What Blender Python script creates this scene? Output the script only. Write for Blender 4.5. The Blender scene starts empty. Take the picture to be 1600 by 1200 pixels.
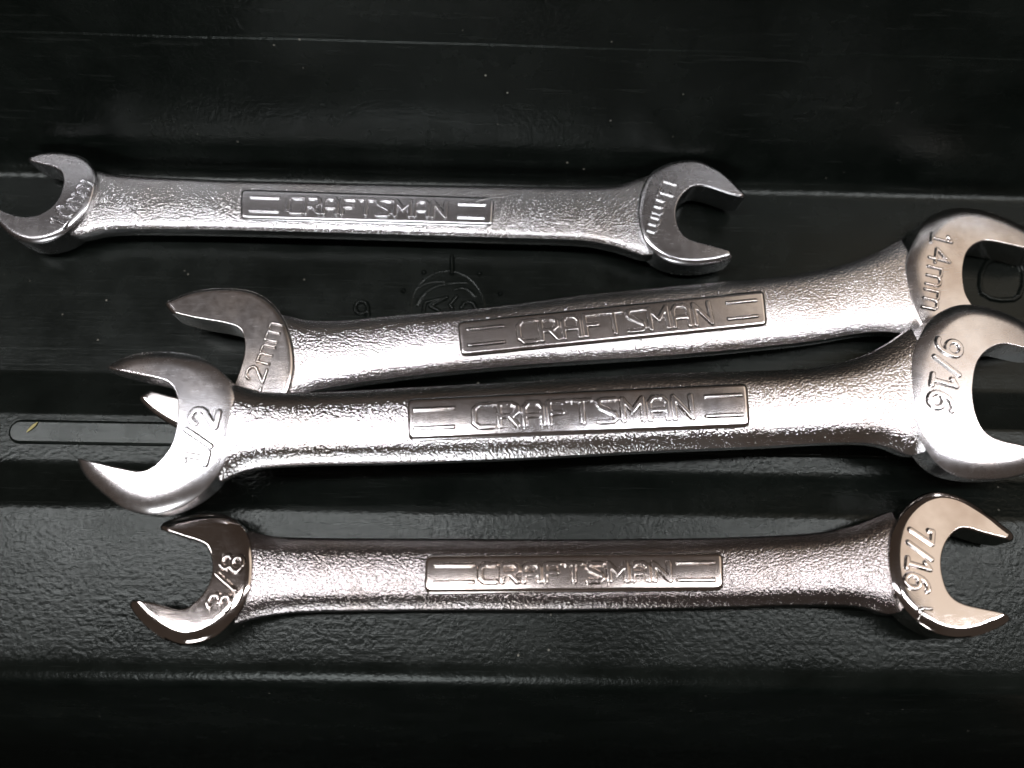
import bpy, bmesh, math, random
import numpy as np
from mathutils import Vector, Matrix
from mathutils.geometry import delaunay_2d_cdt

# ------------------------------------------------------------------ camera, world, lamps, exposure
MM = 0.001                                   # everything below is written in millimetres
scene = bpy.context.scene
COL = scene.collection

cam_d = bpy.data.cameras.new('camera')
cam = bpy.data.objects.new('camera', cam_d); COL.objects.link(cam)
cam_d.sensor_fit = 'HORIZONTAL'; cam_d.sensor_width = 36.0
cam_d.lens = 36.0 * 1150.0 / 1600.0          # about 70 degrees across
cam_d.clip_start = 0.005; cam_d.clip_end = 20.0
cam.matrix_world = Matrix.Translation(Vector((0, -42, 122)) * MM) @ (
    Matrix.Rotation(math.radians(15.0), 4, 'X') @ Matrix.Rotation(math.radians(-1.0), 4, 'Y')
    @ Matrix.Rotation(math.radians(1.1), 4, 'Z'))
cam_d.dof.use_dof = True; cam_d.dof.focus_distance = 0.118; cam_d.dof.aperture_fstop = 11.0
scene.camera = cam

world = bpy.data.worlds.new('World'); scene.world = world; world.use_nodes = True
wn = world.node_tree.nodes; wl = world.node_tree.links
bg = wn['Background']
bg.inputs['Color'].default_value = (0.31, 0.235, 0.19, 1)      # dim warm room
bg.inputs['Strength'].default_value = 0.17

def lamp(name, loc, target, sx, sy, power, color, shape='RECTANGLE'):
    d = bpy.data.lights.new(name, 'AREA'); d.shape = shape
    d.size = sx * MM; d.size_y = sy * MM; d.energy = power; d.color = color
    o = bpy.data.objects.new(name, d); COL.objects.link(o)
    o.location = Vector(loc) * MM
    o.rotation_euler = (Vector(target) - Vector(loc)).to_track_quat('-Z', 'Y').to_euler()
    return o
# two tube lamps hang level, end to end, their length along the tray
for x, length, power in ((-205, 410, 1.45), (265, 320, 0.92)):
    tube = lamp('tube_lamp', (x, 0, 420), (x, 0, 0), length, 30, power, (0.98, 0.96, 1.0))
    tube.rotation_euler = (0, 0, 0)
lamp('room_lamp', (-200, -1100, 470), (0, 0, 0), 420, 260, 5.0, (0.95, 0.97, 1.0))
lamp('warm_room_lamp', (920, 450, 1150), (0, 0, 0), 700, 600, 1.35, (1.0, 0.83, 0.68))

vs = scene.view_settings
vs.view_transform = 'Standard'; vs.look = 'None'; vs.gamma = 1.0; vs.exposure = 0.0
vs.use_curve_mapping = False

# ------------------------------------------------------------------ measured outlines (mm, in each wrench's own frame)
DATA = {'w1': {'origin': [-22.53,19.96,1.0],
 'ex': [1.0,-0.0094,0.0],
 'ey': [0.0094,0.9998,0.02],
 'T': 5.9,
 'S': 4.9,
 'P': 5.3,
 'L': {'outer': [(-60.3,7.07), (-60.5,7.56), (-59.42,8.34), (-57.32,8.92), (-54.79,9.01), (-52.17,8.61), (-50.36,7.68), (-49.07,6.49), (-48.32,5.28), (-47.95,3.58), (-47.86,1.63), (-48.09,-0.31), (-48.65,-2.25), (-49.65,-4.07), (-50.99,-5.78), (-52.59,-7.13), (-54.58,-8.02), (-56.88,-8.33), (-59.12,-7.82), (-61.25,-6.72), (-63.05,-5.13), (-64.65,-3.52), (-65.31,-2.35), (-64.75,-1.86)],
  'inner': [(-62.91,-2.54), (-61.52,-3.09), (-59.7,-3.62), (-57.75,-3.67), (-55.93,-3.02), (-54.24,-1.52), (-53.4,0.55), (-53.23,2.73), (-53.62,4.43), (-54.55,5.38), (-56.31,6.05), (-58.25,6.47)],
  'text': ('10mm',(-53.01,-4.93), (-49.5,3.36),3.09)},
 'R': {'outer': [(64.9,4.25), (65.31,4.99), (64.18,6.32), (62.8,7.87), (61.2,9.42), (59.37,10.51), (57.52,11.36), (55.44,11.59), (52.49,11.06), (49.96,9.7), (48.05,7.91), (46.96,5.48), (46.34,2.74), (46.15,0.06), (46.45,-2.37), (47.22,-4.54), (48.56,-6.24), (50.15,-7.48), (51.94,-8.29), (54.35,-8.64), (56.77,-8.56), (59.2,-8.15), (61.25,-7.55), (62.45,-6.97), (62.37,-6.21)],
  'inner': [(61.24,-5.73), (59.04,-5.15), (56.83,-4.61), (55.03,-4.08), (53.84,-3.25), (53.06,-2.07), (52.7,-0.53), (52.65,1.24), (53.23,3.28), (54.31,4.89), (55.58,5.96), (56.83,6.28), (58.48,6.06), (60.52,5.43), (62.55,4.73)],
  'text': ('11mm',(51.85,7.24), (48.74,-2.99),2.65)},
 'up': [(-52.29,5.33), (-49.98,6.16), (-48.66,6.21), (-46.68,5.66), (-42.07,5.33), (-32.03,5.2), (-23.65,5.13), (1.54,5.41), (20.68,5.72), (35.39,5.99), (42.21,6.49), (45.29,7.47), (47.94,8.58), (49.32,8.88), (52.49,7.86)],
 'lo': [(-52.63,-5.85), (-51.04,-6.27), (-49.45,-5.98), (-47.08,-5.19), (-43.12,-4.69), (-34.96,-4.41), (-22.6,-4.23), (2.16,-4.11), (20.98,-4.07), (35.42,-4.06), (40.99,-4.71), (44.54,-5.67), (46.75,-6.43), (48.08,-6.63), (52.12,-5.18)],
 'plate': [(-23.02,3.17), (21.1,3.14), (20.93,-2.46), (-22.59,-2.63)]},
'w2': {'origin': [19.44,-0.38,2.2],
 'ex': [0.9887,0.1471,-0.0297],
 'ey': [-0.1472,0.9891,0.0],
 'T': 6.3,
 'S': 5.4,
 'P': 5.82,
 'L': {'outer': [(-71.69,9.69), (-72.76,11.68), (-70.85,12.56), (-68.23,13.27), (-64.49,13.4), (-61.07,12.91), (-58.47,11.94), (-56.21,10.12), (-54.42,7.48), (-53.46,4.74), (-52.93,1.54), (-52.9,-1.35), (-53.33,-3.63), (-54.36,-6.22), (-56.14,-8.48), (-58.66,-10.31), (-61.61,-11.46), (-64.97,-11.65), (-68.29,-10.83), (-71.41,-9.14), (-73.95,-7.21), (-75.94,-5.24), (-76.89,-3.59), (-75.35,-2.74)],
  'inner': [(-71.41,-4.33), (-67.59,-5.82), (-65.19,-6.21), (-63.52,-5.39), (-62.39,-3.77), (-61.33,-1.49), (-60.66,0.54), (-60.28,2.62), (-60.41,4.14), (-60.96,5.5), (-62.13,6.29), (-64.29,7.08), (-68.23,8.3)],
  'text': ('12mm',(-60.03,-5.61), (-55.63,5.97),2.85)},
 'R': {'outer': [(78.21,3.23), (79.72,4.78), (78.28,8.03), (76.65,9.41), (74.93,10.67), (72.89,12.09), (70.52,13.38), (68.05,14.37), (65.87,14.85), (63.59,14.94), (61.17,14.55), (59.07,13.69), (56.98,12.0), (54.99,9.84), (53.24,7.69), (52.05,5.73), (51.36,3.96), (50.99,2.18), (50.74,0.16), (50.59,-2.29), (50.76,-4.76), (51.23,-7.2), (52.59,-9.18), (55.13,-10.95), (58.77,-12.06), (62.63,-12.51), (66.57,-12.75), (70.09,-12.6), (72.81,-11.77), (72.81,-10.74)],
  'inner': [(70.16,-9.96), (67.03,-8.91), (63.46,-7.46), (61.17,-5.58), (60.04,-2.59), (60.04,-0.79), (60.37,1.0), (60.71,2.1), (61.16,3.2), (62.14,4.94), (63.44,6.19), (65.03,6.91), (66.68,7.08), (69.81,6.15), (72.83,5.05), (74.94,4.18)],
  'text': ('14mm',(58.97,8.98), (53.49,-4.12),3.44)},
 'up': [(-56.1,7.87), (-54.26,7.88), (-53.16,7.53), (-51.36,6.66), (-45.97,5.81), (-37.06,5.68), (-22.03,5.31), (-4.51,5.71), (5.69,5.6), (18.49,5.45), (27.72,5.24), (35.84,5.65), (43.16,6.64), (48.74,8.22), (52.3,9.55), (54.28,9.83), (59.07,7.45)],
 'lo': [(-57.36,-7.45), (-55.57,-7.25), (-54.36,-6.77), (-51.5,-5.65), (-46.76,-5.17), (-35.17,-4.85), (-16.02,-5.19), (-1.49,-5.93), (13.42,-6.58), (28.71,-6.81), (34.78,-6.72), (39.71,-6.39), (44.68,-6.51), (48.02,-7.24), (50.01,-8.27), (52.65,-10.18)],
 'plate': [(-26.51,3.11), (25.53,2.74), (24.74,-3.61), (-26.6,-3.02)]},
'w3': {'origin': [12.19,-17.55,8.8],
 'ex': [0.9963,0.0806,-0.0291],
 'ey': [-0.0806,0.9967,0.0],
 'T': 6.6,
 'S': 5.9,
 'P': 6.32,
 'L': {'outer': [(-69.85,10.73), (-70.11,11.21), (-68.69,12.07), (-66.92,12.85), (-64.65,13.23), (-61.88,13.21), (-59.09,12.82), (-56.75,12.08), (-54.85,10.87), (-53.41,9.56), (-52.21,8.15), (-51.42,6.52), (-51.04,4.44), (-51.04,1.57), (-51.33,-1.48), (-52.04,-4.0), (-53.09,-6.01), (-54.14,-7.43), (-55.63,-8.8), (-57.34,-9.93), (-59.49,-10.8), (-61.86,-11.23), (-64.05,-10.85), (-66.5,-9.81), (-68.8,-8.0), (-70.9,-6.08), (-72.11,-4.65), (-72.88,-3.24), (-73.17,-2.35)],
  'inner': [(-71.44,-2.91), (-68.53,-3.77), (-65.63,-4.62), (-63.63,-5.01), (-62.12,-4.6), (-60.64,-3.32), (-59.42,-1.31), (-58.96,0.77), (-58.83,3.12), (-58.85,4.55), (-59.22,6.01), (-60.04,7.45), (-61.5,8.31), (-66.12,9.64)],
  'text': ('1/2',(-56.48,-4.2), (-54.82,3.38),3.7)},
 'R': {'outer': [(75.96,5.18), (76.97,5.95), (76.31,7.98), (74.76,10.21), (72.56,12.08), (71.63,12.67), (69.71,13.58), (67.48,14.37), (64.9,14.82), (62.44,14.61), (60.11,13.76), (58.26,12.63), (56.27,10.85), (54.27,8.28), (52.8,5.73), (51.61,3.2), (50.89,0.67), (50.59,-1.6), (50.79,-3.62), (51.17,-5.38), (51.94,-7.65), (53.34,-10.41), (55.43,-12.23), (58.46,-13.25), (62.15,-13.59), (65.99,-13.39), (69.25,-12.57), (71.58,-11.48), (72.65,-10.56), (72.32,-10.18)],
  'inner': [(69.82,-9.54), (66.97,-8.69), (64.11,-7.91), (62.28,-7.06), (61.12,-5.51), (60.71,-2.98), (60.92,-0.46), (61.42,1.31), (62.08,3.08), (63.15,4.85), (64.74,6.21), (66.53,7.04), (68.43,7.26), (70.91,6.58), (73.36,5.82)],
  'text': ('9/16',(59.31,8.36), (55.24,-2.48),3.69)},
 'up': [(-53.16,7.26), (-51.97,7.59), (-51.13,7.55), (-49.71,6.79), (-46.91,6.14), (-38.67,5.7), (-25.51,5.69), (-7.65,5.75), (10.61,5.91), (30.41,5.49), (39.48,5.75), (46.49,7.17), (51.56,9.46), (55.05,11.44), (56.62,11.8), (59.94,10.45)],
 'lo': [(-55.1,-6.86), (-53.66,-6.95), (-52.78,-6.63), (-51.19,-5.81), (-47.78,-5.08), (-40.5,-5.04), (-25.85,-5.62), (-8.5,-5.97), (9.23,-6.04), (27.91,-6.34), (36.86,-6.37), (44.22,-6.79), (47.93,-7.89), (49.45,-8.86), (50.8,-9.14), (54.74,-7.89)],
 'plate': [(-25.78,3.6), (25.98,3.31), (25.41,-3.64), (-25.78,-2.86)]},
'w4': {'origin': [12.18,-41.17,6.45],
 'ex': [0.9994,0.0352,0.0],
 'ey': [-0.0349,0.991,-0.1289],
 'T': 5.6,
 'S': 4.9,
 'P': 5.3,
 'L': {'outer': [(-61.71,7.47), (-61.76,8.13), (-60.72,8.87), (-58.55,9.4), (-56.72,9.74), (-54.85,9.86), (-52.94,9.67), (-51.36,9.06), (-49.92,7.99), (-48.83,6.64), (-48.08,4.94), (-47.6,3.08), (-47.38,1.07), (-47.42,-1.08), (-47.92,-3.02), (-48.78,-4.92), (-49.87,-6.27), (-51.15,-7.44), (-52.8,-8.33), (-54.5,-8.8), (-56.25,-8.84), (-58.09,-8.29), (-60.02,-7.24), (-62.02,-5.83), (-63.5,-4.42), (-64.43,-3.18), (-64.26,-2.61)],
  'inner': [(-62.77,-2.69), (-60.55,-3.09), (-58.3,-3.78), (-56.83,-4.07), (-55.79,-3.83), (-54.83,-3.07), (-53.89,-2.04), (-53.18,-0.64), (-52.93,0.97), (-53.12,2.42), (-53.56,3.71), (-54.04,4.55), (-54.66,5.06), (-56.42,5.71), (-58.74,6.45)],
  'text': ('3/8',(-51.55,-4.19), (-50.01,3.27),3.12)},
 'R': {'outer': [(65.4,3.11), (66.04,3.72), (65.79,4.47), (64.48,5.83), (62.99,7.4), (61.24,8.82), (59.41,10.04), (57.43,10.72), (55.54,10.93), (53.49,10.48), (51.52,9.44), (49.64,7.77), (48.0,5.7), (46.91,3.65), (46.25,1.62), (45.85,-0.38), (45.73,-2.56), (46.01,-4.53), (46.82,-6.28), (48.08,-7.83), (49.61,-9.0), (51.2,-9.88), (53.28,-10.36), (55.29,-10.35), (57.41,-9.93), (59.62,-9.23), (61.34,-8.51), (62.1,-7.96), (61.94,-7.48)],
  'inner': [(59.88,-6.88), (57.77,-6.42), (55.49,-5.83), (54.07,-5.02), (53.38,-3.75), (53.21,-1.97), (53.36,-0.39), (53.95,1.41), (55.14,3.22), (56.76,4.63), (57.94,5.09), (59.15,4.9), (61.09,4.23), (63.43,3.57)],
  'text': ('7/16',(51.68,5.13), (48.85,-3.55),3.28),
  'mark': [[(48.44,-6.48), (49.3,-6.27), (50.38,-6.39)],[(48.44,-7.49), (49.06,-6.84)]]},
 'up': [(-50.64,6.85), (-49.37,7.21), (-48.61,7.19), (-47.43,6.79), (-45.69,6.28), (-38.11,5.84), (-19.16,5.36), (-0.09,4.88), (19.13,4.68), (32.44,4.89), (38.25,5.25), (42.73,6.13), (46.12,7.23), (47.86,7.99), (49.09,8.16), (51.87,7.32)],
 'lo': [(-51.51,-5.65), (-50.38,-6.02), (-49.66,-6.04), (-48.11,-5.46), (-46.35,-5.07), (-42.77,-4.62), (-37.34,-4.48), (-19.06,-4.7), (-0.66,-5.11), (22.56,-5.27), (30.72,-5.18), (38.96,-5.36), (41.63,-5.68), (43.63,-6.44), (44.58,-6.82), (45.71,-6.84), (48.81,-5.66)],
 'plate': [(-22.44,2.93), (21.56,2.39), (20.9,-3.18), (-22.41,-2.69)]},
'emb': {'circle': [(-2.86,4.49), (-2.93,5.39), (-3.12,6.29), (-3.42,7.15), (-3.82,7.96), (-4.31,8.72), (-4.9,9.4), (-5.56,9.99), (-6.29,10.49), (-7.08,10.89), (-7.91,11.17), (-8.76,11.33), (-9.62,11.37), (-10.48,11.29), (-11.31,11.08), (-12.12,10.77), (-12.87,10.34), (-13.56,9.81), (-14.18,9.18), (-14.71,8.48), (-15.15,7.7), (-15.49,6.87), (-15.72,6.0), (-15.84,5.1), (-15.85,4.2), (-15.75,3.3), (-15.54,2.42), (-15.23,1.57), (-14.82,0.78), (-14.32,0.05), (-13.73,-0.61), (-13.07,-1.18), (-12.35,-1.66), (-11.58,-2.03), (-10.78,-2.3), (-9.95,-2.45), (-9.11,-2.49), (-8.28,-2.42), (-7.46,-2.23), (-6.67,-1.93), (-5.93,-1.52), (-5.25,-1.01), (-4.63,-0.41), (-4.09,0.27), (-3.64,1.02), (-3.29,1.84), (-3.03,2.69), (-2.89,3.58), (-2.86,4.49)],
 'arcs': [[(-14.84,4.84), (-14.31,5.97), (-13.43,7.11), (-12.3,7.97), (-10.92,8.6), (-9.3,8.94), (-7.66,9.13), (-6.25,9.16)],[(-14.64,8.09), (-13.28,8.88), (-11.89,9.24), (-10.25,9.32)],[(-7.86,7.92), (-6.93,8.19), (-5.98,7.96), (-5.15,7.38), (-4.59,6.64)]],
 'glyph': [[(-13.5,3.51), (-13.35,5.25), (-9.55,6.28)],[(-9.55,6.28), (-12.39,4.57), (-10.85,3.77)],[(-7.81,6.49), (-8.92,4.97), (-8.55,4.31)],[(-6.92,4.4), (-6.49,5.28), (-5.68,5.54), (-4.86,5.31), (-4.37,4.45)]],
 'dots': [(-13.79,10.96), (-17.25,7.35), (-3.9,10.87), (-0.16,7.17)],
 'bar': [(-8.89,14.07), (-8.78,10.93)],
 'nine': [[(-23.3,4.03), (-23.41,4.48), (-23.68,4.86), (-24.05,5.11), (-24.49,5.19), (-24.9,5.09), (-25.25,4.83), (-25.46,4.44), (-25.51,3.98), (-25.4,3.53), (-25.13,3.15), (-24.76,2.91), (-24.33,2.83), (-23.91,2.92), (-23.57,3.19), (-23.35,3.58), (-23.3,4.03)],[(-23.3,4.03), (-23.13,2.8), (-23.45,1.69)]],
 'octagon': [[(86.52,9.24), (87.94,8.28), (89.68,7.97), (92.17,8.19), (93.29,8.92), (94.29,10.84), (94.84,13.73), (94.45,15.17), (92.56,16.1), (89.83,16.03), (88.08,15.02), (86.85,12.82), (86.4,10.66), (86.52,9.24)]]}}


# ------------------------------------------------------------------ materials
def new_mat(name):
    m = bpy.data.materials.new(name); m.use_nodes = True
    nt = m.node_tree; return m, nt, nt.nodes['Principled BSDF']
def N(nt, typ, **kw):
    n = nt.nodes.new(typ)
    for k, v in kw.items():
        if k in n.inputs: n.inputs[k].default_value = v
        else: setattr(n, k, v)
    return n
def ramp(nt, src, p0, c0, p1, c1):
    r = nt.nodes.new('ShaderNodeValToRGB')
    r.color_ramp.elements[0].position = p0; r.color_ramp.elements[0].color = c0
    r.color_ramp.elements[1].position = p1; r.color_ramp.elements[1].color = c1
    nt.links.new(src, r.inputs[0]); return r
def g(v): return (v, v, v, 1)

def chrome_polished(name, seed, base=(0.80, 0.79, 0.80, 1), tint=(0.62, 0.57, 0.54, 1), r0=0.17, r1=0.27, scratch=0.05):
    m, nt, b = new_mat(name); L = nt.links.new
    tc = N(nt, 'ShaderNodeTexCoord'); mp = N(nt, 'ShaderNodeMapping')
    mp.inputs['Location'].default_value = (seed * .37, seed * .11, seed * .05)
    L(tc.outputs['Object'], mp.inputs['Vector'])
    n1 = N(nt, 'ShaderNodeTexNoise', Scale=110.0, Detail=3.0, Roughness=0.6); L(mp.outputs[0], n1.inputs['Vector'])
    n2 = N(nt, 'ShaderNodeTexNoise', Scale=900.0, Detail=3.0, Roughness=0.6); L(mp.outputs[0], n2.inputs['Vector'])
    # tarnish and smudges
    tr = ramp(nt, n1.outputs['Fac'], 0.42, base, 0.68, tint); L(tr.outputs[0], b.inputs['Base Color'])
    mx = N(nt, 'ShaderNodeMath', operation='ADD'); L(n1.outputs['Fac'], mx.inputs[0])
    m2 = N(nt, 'ShaderNodeMath', operation='MULTIPLY'); m2.inputs[1].default_value = 0.5; L(n2.outputs['Fac'], m2.inputs[0])
    L(m2.outputs[0], mx.inputs[1])
    rr = N(nt, 'ShaderNodeMapRange'); L(mx.outputs[0], rr.inputs['Value'])
    rr.inputs['From Min'].default_value = 0.55; rr.inputs['From Max'].default_value = 1.0
    rr.inputs['To Min'].default_value = r0; rr.inputs['To Max'].default_value = r1
    b.inputs['Metallic'].default_value = 1.0
    # hairline scratches and slight unevenness of the plating
    mp2 = N(nt, 'ShaderNodeMapping'); mp2.inputs['Rotation'].default_value = (0, 0, 0.5 + seed)
    mp2.inputs['Scale'].default_value = (1, 14, 1); L(tc.outputs['Object'], mp2.inputs['Vector'])
    n3 = N(nt, 'ShaderNodeTexNoise', Scale=260.0, Detail=5.0, Roughness=0.7); L(mp2.outputs[0], n3.inputs['Vector'])
    sr = ramp(nt, n3.outputs['Fac'], 0.56, g(0), 0.72, g(scratch))
    ad = N(nt, 'ShaderNodeMath', operation='ADD'); L(rr.outputs[0], ad.inputs[0]); L(sr.outputs[0], ad.inputs[1]); L(ad.outputs[0], b.inputs['Roughness'])
    b1 = N(nt, 'ShaderNodeBump', Strength=scratch * 2.5, Distance=0.00002); L(n3.outputs['Fac'], b1.inputs['Height'])
    b2 = N(nt, 'ShaderNodeBump', Strength=0.5, Distance=0.00004); L(n1.outputs['Fac'], b2.inputs['Height'])
    L(b1.outputs[0], b2.inputs['Normal']); L(b2.outputs[0], b.inputs['Normal'])
    return m

def chrome_blasted(name, seed, grain=1900.0, depth=0.00016, rough=0.2, col=(0.72, 0.71, 0.71, 1)):
    m, nt, b = new_mat(name); L = nt.links.new
    tc = N(nt, 'ShaderNodeTexCoord'); mp = N(nt, 'ShaderNodeMapping')
    mp.inputs['Location'].default_value = (seed * .37, seed * .11, 0); L(tc.outputs['Object'], mp.inputs['Vector'])
    n1 = N(nt, 'ShaderNodeTexNoise', Scale=grain, Detail=2.5, Roughness=0.55); L(mp.outputs[0], n1.inputs['Vector'])
    n2 = N(nt, 'ShaderNodeTexNoise', Scale=120.0, Detail=3.0); L(mp.outputs[0], n2.inputs['Vector'])
    bp = N(nt, 'ShaderNodeBump', Strength=1.0, Distance=depth); L(n1.outputs['Fac'], bp.inputs['Height'])
    L(bp.outputs[0], b.inputs['Normal'])
    cr = ramp(nt, n2.outputs['Fac'], 0.45, col, 0.75, (col[0] * .82, col[1] * .78, col[2] * .74, 1)); L(cr.outputs[0], b.inputs['Base Color'])
    b.inputs['Metallic'].default_value = 1.0; b.inputs['Roughness'].default_value = rough
    return m

def black_plastic(name, grain=1350.0, depth=0.00012):
    m, nt, b = new_mat(name); L = nt.links.new
    tc = N(nt, 'ShaderNodeTexCoord')
    n1 = N(nt, 'ShaderNodeTexNoise', Scale=grain, Detail=3.0, Roughness=0.55); L(tc.outputs['Object'], n1.inputs['Vector'])
    n2 = N(nt, 'ShaderNodeTexNoise', Scale=70.0, Detail=5.0, Roughness=0.65); L(tc.outputs['Object'], n2.inputs['Vector'])
    # scuffs run along the tray
    mp = N(nt, 'ShaderNodeMapping'); mp.inputs['Scale'].default_value = (1, 25, 8); L(tc.outputs['Object'], mp.inputs['Vector'])
    n3 = N(nt, 'ShaderNodeTexNoise', Scale=60.0, Detail=6.0, Roughness=0.7); L(mp.outputs[0], n3.inputs['Vector'])
    # dust specks
    vo = N(nt, 'ShaderNodeTexVoronoi', Scale=260.0, Randomness=1.0); L(tc.outputs['Object'], vo.inputs['Vector'])
    sp = ramp(nt, vo.outputs['Distance'], 0.028, g(1), 0.058, g(0))
    n4 = N(nt, 'ShaderNodeTexNoise', Scale=35.0, Detail=2.0); L(tc.outputs['Object'], n4.inputs['Vector'])
    sg = ramp(nt, n4.outputs['Fac'], 0.50, g(0), 0.66, g(1))
    sm = N(nt, 'ShaderNodeMath', operation='MULTIPLY'); L(sp.outputs[0], sm.inputs[0]); L(sg.outputs[0], sm.inputs[1])
    base = ramp(nt, n2.outputs['Fac'], 0.35, (0.003, 0.0042, 0.0034, 1), 0.75, (0.0075, 0.0095, 0.008, 1))
    sc = ramp(nt, n3.outputs['Fac'], 0.58, g(0), 0.78, g(0.35))
    mx = N(nt, 'ShaderNodeMix', data_type='RGBA'); L(sc.outputs[0], mx.inputs['Factor'])
    L(base.outputs[0], mx.inputs[6]); mx.inputs[7].default_value = (0.04, 0.044, 0.04, 1)
    mx2 = N(nt, 'ShaderNodeMix', data_type='RGBA'); L(sm.outputs[0], mx2.inputs['Factor'])
    L(mx.outputs[2], mx2.inputs[6]); mx2.inputs[7].default_value = (0.25, 0.24, 0.20, 1)
    L(mx2.outputs[2], b.inputs['Base Color'])
    rr = N(nt, 'ShaderNodeMapRange'); L(n2.outputs['Fac'], rr.inputs['Value'])
    rr.inputs['From Min'].default_value = 0.3; rr.inputs['From Max'].default_value = 0.7
    rr.inputs['To Min'].default_value = 0.20; rr.inputs['To Max'].default_value = 0.31
    L(rr.outputs[0], b.inputs['Roughness'])
    b.inputs['Specular IOR Level'].default_value = 0.23
    b.inputs['Specular Tint'].default_value = (0.93, 1.0, 0.95, 1)
    b1 = N(nt, 'ShaderNodeBump', Strength=0.75, Distance=depth); L(n1.outputs['Fac'], b1.inputs['Height'])
    # the trough floor is moulded smooth, wall and ledge are grained
    sx = N(nt, 'ShaderNodeSeparateXYZ'); L(tc.outputs['Object'], sx.inputs[0])
    up = N(nt, 'ShaderNodeMapRange'); L(sx.outputs['Y'], up.inputs['Value']); dn = N(nt, 'ShaderNodeMapRange'); L(sx.outputs['Y'], dn.inputs['Value'])
    for nd, a, c in ((up, .024, .029), (dn, -.012, -.024)):
        nd.inputs['From Min'].default_value = a; nd.inputs['From Max'].default_value = c
        nd.inputs['To Min'].default_value = 0.14; nd.inputs['To Max'].default_value = 0.72
    mxx = N(nt, 'ShaderNodeMath', operation='MAXIMUM'); L(up.outputs[0], mxx.inputs[0]); L(dn.outputs[0], mxx.inputs[1])
    L(mxx.outputs[0], b1.inputs['Strength'])
    b2 = N(nt, 'ShaderNodeBump', Strength=0.25, Distance=0.0001); L(n3.outputs['Fac'], b2.inputs['Height'])
    L(b1.outputs[0], b2.inputs['Normal']); L(b2.outputs[0], b.inputs['Normal'])
    return m

def plain(name, col, rough=0.6):
    m, nt, b = new_mat(name); L = nt.links.new
    tc = N(nt, 'ShaderNodeTexCoord'); n = N(nt, 'ShaderNodeTexNoise', Scale=1500.0); L(tc.outputs['Object'], n.inputs['Vector'])
    r = ramp(nt, n.outputs['Fac'], 0.3, tuple(c * .7 for c in col) + (1,), 0.7, tuple(col) + (1,)); L(r.outputs[0], b.inputs['Base Color'])
    b.inputs['Roughness'].default_value = rough; return m

# ------------------------------------------------------------------ mesh helpers
def mesh_obj(name, verts, faces, mat, parent=None, sharp=35.0, normals=None):
    me = bpy.data.meshes.new(name)
    me.from_pydata([tuple(float(c) * MM for c in v) for v in verts], [], [tuple(int(i) for i in f) for f in faces])
    me.update()
    me.shade_smooth()
    if normals is not None: me.normals_split_custom_set(normals)
    elif sharp: me.set_sharp_from_angle(angle=math.radians(sharp))
    me.materials.append(mat)
    o = bpy.data.objects.new(name, me); COL.objects.link(o)
    if parent is not None: o.parent = parent
    return o
def tag(o, label, cat, group=None):
    o['label'] = label; o['category'] = cat
    if group: o['group'] = group
    return o

def catmull(pts, per=8):
    p = np.array(pts, float); n = len(p); out = []
    q = np.vstack([2 * p[0] - p[1], p, 2 * p[-1] - p[-2]])
    for i in range(n - 1):
        p0, p1, p2, p3 = q[i:i + 4]
        for t in np.arange(per) / per:
            out.append(0.5 * (2 * p1 + (p2 - p0) * t + (2 * p0 - 5 * p1 + 4 * p2 - p3) * t * t + (3 * p1 - p0 - 3 * p2 + p3) * t ** 3))
    out.append(p[-1]); return np.array(out)
def resample(line, step):
    d = np.r_[0, np.cumsum(np.hypot(*np.diff(line, axis=0).T))]
    n = max(2, int(round(d[-1] / step)) + 1); s = np.linspace(0, d[-1], n)
    return np.c_[np.interp(s, d, line[:, 0]), np.interp(s, d, line[:, 1])]
def smooth_line(line, k=2):
    for _ in range(k):
        a = line.copy(); a[1:-1] = (line[:-2] + 2 * line[1:-1] + line[2:]) / 4; line = a
    return line
def seg_dist(P, line):
    P = np.asarray(P, float); A = line[:-1]; B = line[1:]; AB = B - A
    L2 = np.maximum((AB ** 2).sum(1), 1e-12); out = np.full(len(P), 1e9)
    for i in range(0, len(P), 4000):
        q = P[i:i + 4000, None, :] - A[None]
        t = np.clip((q * AB[None]).sum(2) / L2[None], 0, 1)
        dd = q - t[..., None] * AB[None]
        out[i:i + 4000] = np.sqrt((dd ** 2).sum(2).min(1))
    return out
def inside(P, poly):
    P = np.asarray(P, float); x, y = P[:, 0], P[:, 1]; c = np.zeros(len(P), bool); j = len(poly) - 1
    for i in range(len(poly)):
        xi, yi = poly[i]; xj, yj = poly[j]
        if yi != yj:
            c ^= ((yi > y) != (yj > y)) & (x < (xj - xi) * (y - yi) / (yj - yi) + xi)
        j = i
    return c
def roll_off(d, r, h):
    u = np.clip(1 - d / r, 0, 1)
    return h * (1 - np.sqrt(1 - (u * 0.93) ** 2)) / (1 - math.sqrt(1 - 0.93 ** 2))

def area(poly): return 0.5 * np.sum(poly[:, 0] * np.roll(poly[:, 1], -1) - np.roll(poly[:, 0], -1) * poly[:, 1])

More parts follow.
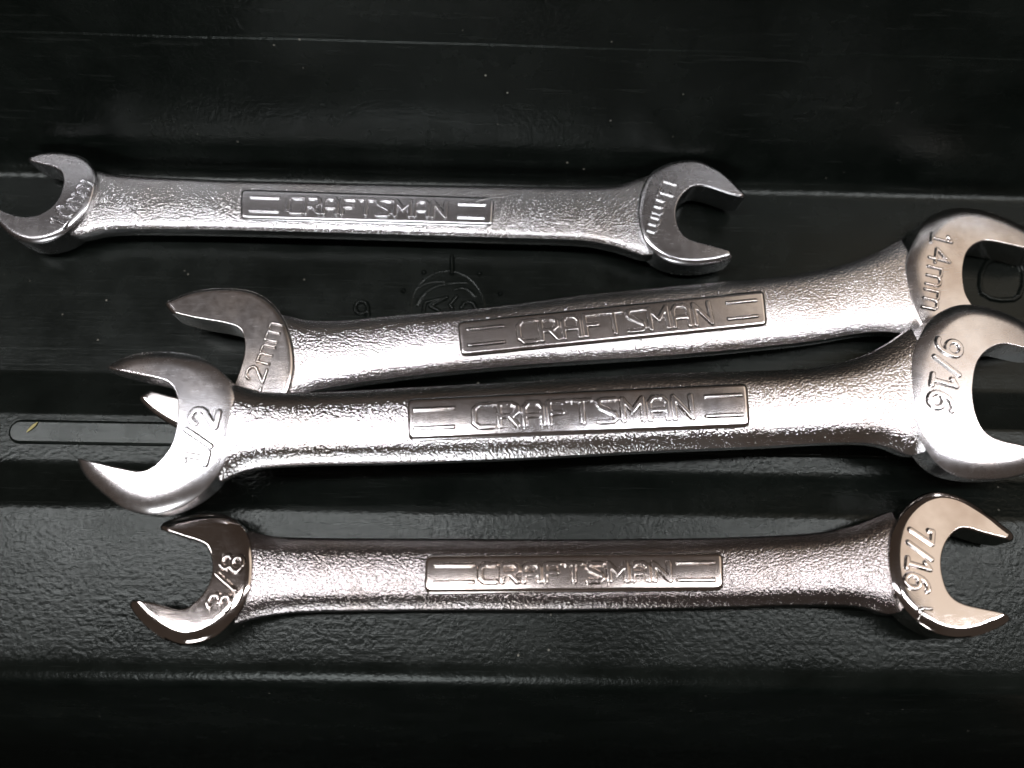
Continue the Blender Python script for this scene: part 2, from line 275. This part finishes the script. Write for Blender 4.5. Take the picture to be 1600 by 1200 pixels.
def plate_mesh(poly, zfun, zbot, spacing, rings):
    """closed solid: top z = zfun(points), bottom z = zbot(points); poly is a dense ccw outline"""
    if area(poly) < 0: poly = poly[::-1]
    n = len(poly)
    t = np.roll(poly, -1, 0) - np.roll(poly, 1, 0); t /= np.linalg.norm(t, axis=1)[:, None]
    nrm = np.c_[-t[:, 1], t[:, 0]]
    closed = np.vstack([poly, poly[:1]])
    extra = []
    for k, d in enumerate(rings):
        st = 1 if d < .9 else 2; q = poly[::st] + nrm[::st] * d
        ok = inside(q, poly) & (np.abs(seg_dist(q, closed) - d) < 0.02 * d + 0.01); extra.append(q[ok])
    lo, hi = poly.min(0), poly.max(0)
    xs = np.arange(lo[0], hi[0], spacing); ys = np.arange(lo[1], hi[1], spacing * 0.866)
    gx, gy = np.meshgrid(xs, ys); gx = gx + (np.arange(len(ys)) % 2)[:, None] * spacing / 2
    gp = np.c_[gx.ravel(), gy.ravel()]; gp = gp[inside(gp, poly)]
    gp = gp[seg_dist(gp, closed) > rings[-1] + spacing * 0.4]; extra.append(gp)
    P = np.vstack([poly] + extra)
    r = delaunay_2d_cdt([Vector((float(a), float(b))) for a, b in P], [], [list(range(n))], 1, 1e-5)
    V = np.array([(v.x, v.y) for v in r[0]]); F = r[2]
    z = zfun(V); zb = zbot(V); m = len(V)
    # smooth normals from the height field itself, so that polished faces reflect cleanly
    Q = V.copy(); Q[:n] = V[:n] + nrm * 0.03; e = 0.015
    gx = (zfun(Q + (e, 0)) - zfun(Q - (e, 0))) / (2 * e); gy = (zfun(Q + (0, e)) - zfun(Q - (0, e))) / (2 * e)
    top_n = np.c_[-gx, -gy, np.ones(m)]; top_n /= np.linalg.norm(top_n, axis=1)[:, None]
    side_n = np.c_[-nrm, np.zeros(n)]
    verts = [(V[i, 0], V[i, 1], z[i]) for i in range(m)] + [(V[i, 0], V[i, 1], zb[i]) for i in range(m)]
    cnt = {}
    faces = []
    for f in F:
        f = list(f)
        a = V[f[0]]; b = V[f[1]]; c = V[f[2]]
        if (b[0] - a[0]) * (c[1] - a[1]) - (b[1] - a[1]) * (c[0] - a[0]) < 0: f = f[::-1]
        faces.append(tuple(f)); faces.append(tuple(m + i for i in f[::-1]))
        for i in range(len(f)): cnt[(f[i], f[(i + 1) % len(f)])] = 1
    for (a, b) in list(cnt):
        if (b, a) not in cnt: faces.append((b, a, m + a, m + b))
    nor = []
    for f in faces:
        for i in f:
            if len(f) == 4: nor.append(tuple(side_n[i % m]))
            elif i < m: nor.append(tuple(top_n[i]))
            else: nor.append((top_n[i - m][0], top_n[i - m][1], -top_n[i - m][2]))
    return verts, faces, nor

# ------------------------------------------------------------------ raised lettering
def arc(cx, cy, rx, ry, a0, a1, n=10):
    return [(cx + rx * math.cos(math.radians(a0 + (a1 - a0) * i / n)), cy + ry * math.sin(math.radians(a0 + (a1 - a0) * i / n))) for i in range(n + 1)]
GLYPH = {
 'C': (.75, [[(.75, 1), (.2, 1), (0, .8), (0, .2), (.2, 0), (.75, 0)]]),
 'R': (.75, [[(0, 0), (0, 1), (.55, 1), (.74, .86), (.74, .6), (.55, .45), (0, .45)], [(.4, .45), (.75, 0)]]),
 'A': (.75, [[(0, 0), (0, .78), (.18, 1), (.57, 1), (.75, .78), (.75, 0)], [(0, .42), (.75, .42)]]),
 'F': (.72, [[(0, 0), (0, 1), (.72, 1)], [(0, .5), (.56, .5)]]),
 'T': (.75, [[(0, 1), (.75, 1)], [(.375, 1), (.375, 0)]]),
 'S': (.75, [[(.74, 1), (.16, 1), (.03, .9), (.05, .7), (.68, .34), (.73, .14), (.6, 0), (0, 0)]]),
 'M': (.85, [[(0, 0), (0, 1), (.42, .42), (.85, 1), (.85, 0)]]),
 'N': (.75, [[(0, 0), (0, 1), (.75, 0), (.75, 1)]]),
 'm': (.84, [[(0, 0), (0, .66), (.30, .66), (.42, .56), (.42, 0)], [(.42, .56), (.54, .66), (.72, .66), (.84, .54), (.84, 0)]]),
 '0': (.62, [arc(.31, .5, .31, .5, 0, 360, 20)]),
 '1': (.46, [[(.0, .8), (.24, 1), (.24, 0)], [(0, 0), (.46, 0)]]),
 '2': (.62, [arc(.31, .7, .3, .3, 170, -40, 10) + [(.0, 0), (.62, 0)]]),
 '3': (.6, [arc(.28, .74, .28, .26, 150, -90, 10), arc(.28, .25, .32, .25, 90, -150, 10)]),
 '4': (.68, [[(.5, 0), (.5, 1), (0, .3), (.68, .3)]]),
 '6': (.62, [arc(.31, .3, .31, .3, 0, 360, 16), arc(.45, .35, .45, .65, 180, 75, 8)]),
 '7': (.6, [[(0, .82), (0, 1), (.6, 1), (.2, 0)]]),
 '8': (.6, [arc(.3, .25, .3, .25, 0, 360, 14), arc(.3, .75, .26, .25, 0, 360, 14)]),
 '9': (.62, [arc(.31, .7, .31, .3, 0, 360, 16), arc(.17, .65, .45, .65, 0, -105, 8)]),
 '/': (.5, [[(0, -.03), (.5, 1.03)]]),
}
def ridge(name, strokes, zbase, h, w0, w1, mat, parent, res=0.085):
    """strokes: polylines in mm; a rounded ridge of height h standing on zbase(points)"""
    S = [np.array(s, float) for s in strokes]
    allp = np.vstack(S); lo = allp.min(0) - w1 - res; hi = allp.max(0) + w1 + res
    nx = int((hi[0] - lo[0]) / res) + 2; ny = int((hi[1] - lo[1]) / res) + 2
    gx, gy = np.meshgrid(lo[0] + res * np.arange(nx), lo[1] + res * np.arange(ny)); P = np.c_[gx.ravel(), gy.ravel()]
    d = np.min([seg_dist(P, s) for s in S], axis=0)
    t = np.clip((d - w0) / (w1 - w0), 0, 1); z = zbase(P) - 0.03 + (h + 0.03) * (1 - t * t * (3 - 2 * t))
    keep = (d < w1).reshape(ny, nx)
    idx = -np.ones(nx * ny, int); faces = []; used = []
    for j in range(ny - 1):
        for i in range(nx - 1):
            if keep[j, i] or keep[j, i + 1] or keep[j + 1, i] or keep[j + 1, i + 1]:
                f = (j * nx + i, j * nx + i + 1, (j + 1) * nx + i + 1, (j + 1) * nx + i)
                for v in f:
                    if idx[v] < 0: idx[v] = len(used); used.append(v)
                faces.append(tuple(idx[v] for v in f))
    V = [(P[v, 0], P[v, 1], z[v]) for v in used]
    return mesh_obj(name, V, faces, mat, parent, sharp=None)

def lay_text(text, A, B, cap, track=0.26):
    """strokes in mm for a string whose mid-height line runs from A to B"""
    A = np.array(A, float); B = np.array(B, float); L = np.linalg.norm(B - A); dx = (B - A) / L; up = np.array([-dx[1], dx[0]])
    adv = sum(GLYPH[c][0] for c in text) + track * (len(text) - 1); k = L / adv; x = 0; out = []
    for c in text:
        w, st = GLYPH[c]
        out.append([[A + dx * (x + p[0]) * k + up * (p[1] - .5) * cap for p in s] for s in st]); x += w + track
    return out

# ------------------------------------------------------------------ the tray
PLASTIC = black_plastic('black_grained_plastic')
PLASTIC_S = black_plastic('black_smooth_plastic', 500.0, 0.00005)
def fillet(pts, n=10):
    out = []
    for i, p in enumerate(pts):
        if len(p) == 2 or i in (0, len(pts) - 1): out.append((p[0], p[1])); continue
        a = Vector(pts[i - 1][:2]); c = Vector(p[:2]); b = Vector(pts[i + 1][:2]); r = p[2]
        u = (a - c).normalized(); v = (b - c).normalized(); th = u.angle(v); t = min(r / math.tan(th / 2), (a - c).length * .48, (b - c).length * .48)
        p0 = c + u * t; p1 = c + v * t
        for k in range(n + 1):
            s = k / n; q = p0 * (1 - s) ** 2 + c * 2 * s * (1 - s) + p1 * s * s; out.append((q.x, q.y))
    return out
def noise1(x, y, seed):
    return (math.sin(x * .031 + seed) * math.cos(y * .043 + 1.7 * seed) + .6 * math.sin(x * .083 + y * .057 + 2.1 * seed) + .4 * math.sin(x * .19 - y * .13 + seed)) / 2
def build_tray():
    root = bpy.data.objects.new('tool_tray', None); COL.objects.link(root)
    tag(root, 'black moulded plastic tray with a trough and ledge holding the wrenches', 'tray')
    prof = fillet([(70, 47), (44.5, 47, 2), (38.12, 25.62, .3), (37.97, 25.5, .3), (33.6, 12.0, 14), (29.6, 0.0, 3.2), (-9.0, 0.0, 4.0), (-16.4, 2.5, 1.6), (-24.6, 2.4, 4.0), (-31.5, 5.0, 4.0),
                   (-57.2, 5.0, 5.0), (-104.0, -130, 5), (-180, -130, 6), (-187, 15, 2), (-200, 15)], 10)
    line = np.array(prof); dens = [line[0]]
    for a, b in zip(line[:-1], line[1:]):
        n = max(1, int(np.linalg.norm(b - a) / 1.6))
        for k in range(1, n + 1): dens.append(a + (b - a) * k / n)
    xs = np.linspace(-190, 190, 190); V = []; F = []
    for i, x in enumerate(xs):
        for (y, z) in dens:
            w = noise1(x, y, 0.3)
            V.append((x, y + .10 * w * (1 if z > 3 else 0), z + .14 * w))
    m = len(dens)
    for i in range(len(xs) - 1):
        for j in range(m - 1): F.append((i * m + j, i * m + j + 1, (i + 1) * m + j + 1, (i + 1) * m + j))
    body = mesh_obj('tray_body', V, F, PLASTIC, root, sharp=None)
    so = body.modifiers.new('wall', 'SOLIDIFY'); so.thickness = 2.2 * MM; so.offset = -1.0
    # low bead along the ledge
    flat = lambda z: (lambda P: np.full(len(P), z))
    x0, x1, yb, r = -77.6, 70.0, -19.6, 2.0
    poly = np.array([(x1 + r * math.cos(a), yb + r * math.sin(a)) for a in np.linspace(-math.pi / 2, math.pi / 2, 16)] +
                    [(x0 + r * math.cos(a), yb + r * math.sin(a)) for a in np.linspace(math.pi / 2, 1.5 * math.pi, 16)])
    poly = resample(np.vstack([poly, poly[:1]]), 0.3)[:-1]; cl = np.vstack([poly, poly[:1]])
    tilt = lambda P: 2.95 + .05 * (P[:, 1] - yb) - roll_off(seg_dist(P, cl), .5, .4)
    v, f, nn = plate_mesh(poly, tilt, flat(1.8), .5, [.08, .2, .35, .5, .7, .9, 1.05])
    mesh_obj('ledge_bead', v, f, PLASTIC_S, root, normals=nn)
    # moulded marks on the trough floor
    E = DATA['emb']; zf = lambda P: np.array([.14 * noise1(p[0], p[1], .3) for p in P])
    ridge('mark_ring', [E['circle']], zf, .07, .02, .28, PLASTIC_S, root, .11)
    for a in E['arcs']: ridge('mark_arc', [a], zf, .16, .10, .5, PLASTIC_S, root, .11)
    ridge('mark_monogram', E['glyph'], zf, .38, .12, .5, PLASTIC_S, root, .1)
    for d in E['dots']: ridge('mark_dot', [[d, (d[0] + .01, d[1])]], zf, .5, .05, .6, PLASTIC_S, root, .09)
    ridge('mark_bar', [E['bar']], zf, .55, .1, .55, PLASTIC_S, root, .09)
    ridge('mark_numeral', E['nine'], zf, .46, .12, .5, PLASTIC_S, root, .09)
    ridge('mark_octagon', E['octagon'], zf, .5, .15, .6, PLASTIC_S, root, .1)
    return root
build_tray()

# ------------------------------------------------------------------ the wrenches
def build_head(D, side, mat, root, T, r_out, h_out, r_in=.28, h_in=.2, crown=.0016):
    h = D[side]
    outer = smooth_line(resample(catmull(h['outer']), .28), 3)
    inn = [h['outer'][-1]] + list(h['inner']) + [h['outer'][0]]
    inner = smooth_line(resample(catmull(inn), .28), 3)
    poly = np.vstack([outer, inner[1:-1]])
    c = (poly.min(0) + poly.max(0)) / 2; rad = np.ptp(poly[:, 1]) / 2
    def drop(P):
        do = seg_dist(P, outer); di = seg_dist(P, inner); rr = ((P - c) ** 2).sum(1)
        s = (P[:, 0] - c[0]) * (1 if side == 'L' else -1) / rad            # 1 at the shank side of the head
        t = np.clip((s - .25) / .5, 0, 1); fac = 1 - t * t * (3 - 2 * t) * (1 - min(1, .4 / h_out))
        return np.minimum(roll_off(do, r_out, h_out) * fac + roll_off(di, r_in, h_in) + crown * rr * .5, T * .45)
    zt = lambda P: T - drop(P)
    zb = lambda P: drop(P)
    v, f, nn = plate_mesh(poly, zt, zb, .5, [.04, .09, .15, .22, .30, .40, .52, .68, .88, 1.15, 1.5, 1.9, 2.4])
    o = mesh_obj('open_end', v, f, mat, root, normals=nn)
    t = h['text']
    st = [s for ch in lay_text(t[0], t[1], t[2], t[3]) for s in ch]
    k = t[3] / 3.2
    mm = t[0].endswith('mm')
    ridge('size_marking', st, zt, .32, (.14 if mm else .24) * k, (.36 if mm else .48) * k, mat, o)
    if 'mark' in h: ridge('forge_mark', h['mark'], zt, .16, .08, .3, mat, o)
    return o, zt

def build_shank(D, mat, root, T, S, crown, edge, ve):
    up = smooth_line(resample(catmull(D['up']), .5), 6); lo = smooth_line(resample(catmull(D['lo']), .5), 6)
    x0 = max(up[0, 0], lo[0, 0]); x1 = min(up[-1, 0], lo[-1, 0]); xs = np.linspace(x0, x1, 170)
    yu = np.interp(xs, up[:, 0], up[:, 1]); yl = np.interp(xs, lo[:, 0], lo[:, 1])
    M = 30; vv = np.linspace(1, -1, M + 1); zb0 = T - S; V = []; F = []
    def top(v): return S - crown * v * v - edge * (np.clip((abs(v) - ve) / (1 - ve), 0, 1)) ** 2.2
    ring = None
    for x, a, b in zip(xs, yu, yl):
        mid = (a + b) / 2; hf = (a - b) / 2
        pts = [(x, mid + hf * v, top(v)) for v in vv]
        pts += [(x, b - .16, (top(-1)) * .72 + (T - top(-1)) * .28), (x, b - .2, T / 2), (x, b - .16, top(-1) * .28 + (T - top(-1)) * .72)]
        pts += [(x, mid + hf * v, T - top(v)) for v in vv[::-3]]
        pts += [(x, a + .16, top(1) * .28 + (T - top(1)) * .72), (x, a + .2, T / 2), (x, a + .16, top(1) * .72 + (T - top(1)) * .28)]
        ring = len(pts); V += pts
    n = len(xs)
    for i in range(n - 1):
        for j in range(ring):
            k = (j + 1) % ring; F.append((i * ring + j, i * ring + k, (i + 1) * ring + k, (i + 1) * ring + j))
    F.append(tuple(range(ring))[::-1]); F.append(tuple((n - 1) * ring + j for j in range(ring)))
    return mesh_obj('shank', V, F, mat, root, sharp=38)

def build_plate(D, mat, root, P, dome, band):
    q = np.array(D['plate']); r = 1.1
    # rounded corners
    pts = []
    for i in range(4):
        a, c, b = q[i - 1], q[i], q[(i + 1) % 4]; u = (a - c) / np.linalg.norm(a - c); w = (b - c) / np.linalg.norm(b - c)
        for k in range(7):
            s = k / 6; pts.append((c + u * r) * (1 - s) ** 2 + c * 2 * s * (1 - s) + (c + w * r) * s * s)
    pts = np.array(pts); poly = resample(np.vstack([pts, pts[:1]]), .3)[:-1]; cl = np.vstack([poly, poly[:1]])
    tl, tr, br, bl = q
    def uv(X):
        u = np.clip((X[:, 0] - tl[0]) / (tr[0] - tl[0]), 0, 1)
        yt = tl[1] + (tr[1] - tl[1]) * u; yb = bl[1] + (br[1] - bl[1]) * u
        return u, (X[:, 1] - yb) / (yt - yb)
    def zt(X):
        u, v = uv(X); return P - dome * (2 * v - 1) ** 2 - roll_off(seg_dist(X, cl), .68, .36)
    v, f, nn = plate_mesh(poly, zt, lambda X: np.full(len(X), P - 2.0), .5, [.04, .1, .17, .26, .36, .48, .6, .74])
    o = mesh_obj('nameplate', v, f, mat, root, normals=nn)
    def at(u, w):
        t = tl + (tr - tl) * u; b = bl + (br - bl) * u; return b + (t - b) * w
    A = at(band[0], .5); B = at(band[1], .5); cap = abs(tl[1] - bl[1]) * band[2]
    for ch, st in zip('CRAFTSMAN', lay_text('CRAFTSMAN', A, B, cap, .30)):
        ridge('letter', st, zt, .32, .27, .52, mat, o)
    for (u0, u1) in ((band[3], band[4]), (band[5], band[6])):
        for w in (.28, .72): ridge('stripe', [[at(u0, w), at(u1, w)]], zt, .26, .16, .42, mat, o)
    return o

def build_wrench(key, label, mats, hp, sp, dome, band):
    D = DATA[key]
    root = bpy.data.objects.new('open_end_wrench', None); COL.objects.link(root)
    ex = Vector(D['ex']).normalized(); ey = Vector(D['ey']); ez = ex.cross(ey).normalized(); ey = ez.cross(ex)
    m = Matrix((ex, ey, ez)).transposed().to_4x4(); m.translation = Vector(D['origin']) * MM
    root.matrix_world = m
    tag(root, label, 'wrench', 'chrome open end wrenches in the tray')
    polished, blasted, platem = mats
    T = D['T']
    for s in 'LR': build_head(D, s, polished, root, T, *hp[s])
    build_shank(D, blasted, root, T, D['S'], *sp)
    build_plate(D, platem, root, D['P'], dome, band)
    return root

q1 = chrome_polished('satin_plate', 5.0, (0.55, 0.55, 0.56, 1), (0.48, 0.47, 0.47, 1), .22, .28, .0)
q2 = chrome_polished('stained_plate', 6.0, (0.72, 0.70, 0.69, 1), (0.60, 0.55, 0.52, 1), .17, .24, .0)
q3 = chrome_polished('bright_plate', 7.0, (0.80, 0.79, 0.80, 1), (0.62, 0.55, 0.50, 1), .13, .20, .0)
q4 = chrome_polished('dark_plate', 8.0, (0.66, 0.60, 0.56, 1), (0.50, 0.43, 0.38, 1), .14, .20, .0)
band = (.19, .81, .50, .04, .15, .86, .965)
b_fine = chrome_blasted('blasted_chrome_fine', 1.0, 3400.0, .00009, .22, (0.55, 0.55, 0.55, 1))
b_a = chrome_blasted('blasted_chrome', 2.0, 3200.0, .0001, .2)
b_b = chrome_blasted('blasted_chrome_coarse', 3.0, 3000.0, .0001, .18)
b_c = chrome_blasted('blasted_chrome_warm', 4.0, 3100.0, .0001, .2, (0.35, 0.325, 0.32, 1))
p1 = chrome_polished('satin_chrome', 1.0, (0.50, 0.50, 0.51, 1), (0.42, 0.41, 0.41, 1), r0=.2, r1=.3)
p2 = chrome_polished('stained_chrome', 2.0, (0.72, 0.70, 0.69, 1), (0.56, 0.50, 0.45, 1))
p3 = chrome_polished('bright_chrome', 3.0, (0.86, 0.86, 0.88, 1), (0.70, 0.65, 0.62, 1), .21, .30)
p4 = chrome_polished('dull_chrome', 4.0, (0.72, 0.68, 0.66, 1), (0.52, 0.46, 0.42, 1), .05, .10)
build_wrench('w1', 'slim satin chrome wrench stamped 10mm and 11mm lying against the tray wall', (p1, b_fine, q1),
             {'L': (1.0, .8), 'R': (1.0, .8)}, (.3, .3, .8), .05, band)
build_wrench('w2', 'chrome wrench stamped 14mm lying slanted under the ends of another wrench', (p2, b_a, q2),
             {'L': (1.0, .7, .28, .2, .004), 'R': (3.0, 1.9, .28, .2, .004)}, (.55, .5, .6), .05, (.19, .81, .58, .03, .14, .87, .965))
build_wrench('w3', 'large bright chrome wrench stamped 1/2 and 9/16 lying on top of another wrench', (p3, b_b, q3),
             {'L': (2.6, 1.1, .28, .2, .010), 'R': (2.6, 1.2, .28, .2, .008)}, (.8, .7, .5), .14, (.19, .825, .52, .02, .13, .87, .975))
build_wrench('w4', 'short dull chrome wrench stamped 3/8 and 7/16 alone on the front ledge', (p4, b_c, q4),
             {'L': (1.9, 1.0), 'R': (1.4, .8)}, (.62, .6, .5), .12, (.185, .815, .44, .035, .16, .845, .965))

# ------------------------------------------------------------------ specks lying about
def strand(name, pts, r, mat, flat=1.0):
    pts = [Vector(p) for p in pts]; V = []; F = []; n = 6
    for i, p in enumerate(pts):
        d = (pts[min(i + 1, len(pts) - 1)] - pts[max(i - 1, 0)]).normalized(); a = d.cross(Vector((0, 0, 1))).normalized(); b = a.cross(d)
        k = r * (1 - .75 * abs(2 * i / (len(pts) - 1) - 1) ** 2)
        for j in range(n): V.append(p + a * k * math.cos(2 * math.pi * j / n) + b * k * flat * math.sin(2 * math.pi * j / n))
    for i in range(len(pts) - 1):
        for j in range(n): F.append((i * n + j, i * n + (j + 1) % n, (i + 1) * n + (j + 1) % n, (i + 1) * n + j))
    F.append(tuple(range(n))); F.append(tuple((len(pts) - 1) * n + j for j in reversed(range(n))))
    return mesh_obj(name, V, F, mat, None)
straw = plain('straw', (0.42, 0.36, 0.14)); lint = plain('lint', (0.7, 0.7, 0.68))
tag(strand('straw_sliver', [(-76.4, -19.8, 3.1), (-75.9, -19.2, 3.15), (-75.3, -18.6, 3.2), (-74.9, -18.1, 3.15)], .26, straw, .5),
    'tiny straw coloured sliver lying at the rounded end of the ledge bead', 'sliver')
tag(strand('lint_fibre', [(-5.2, 21.3, 6.35), (-4.2, 21.8, 6.45), (-3.0, 22.2, 6.5), (-1.6, 22.5, 6.42), (-.4, 22.6, 6.3)], .05, lint),
    'short white fibre clinging to the nameplate of the slim satin wrench', 'fibre')
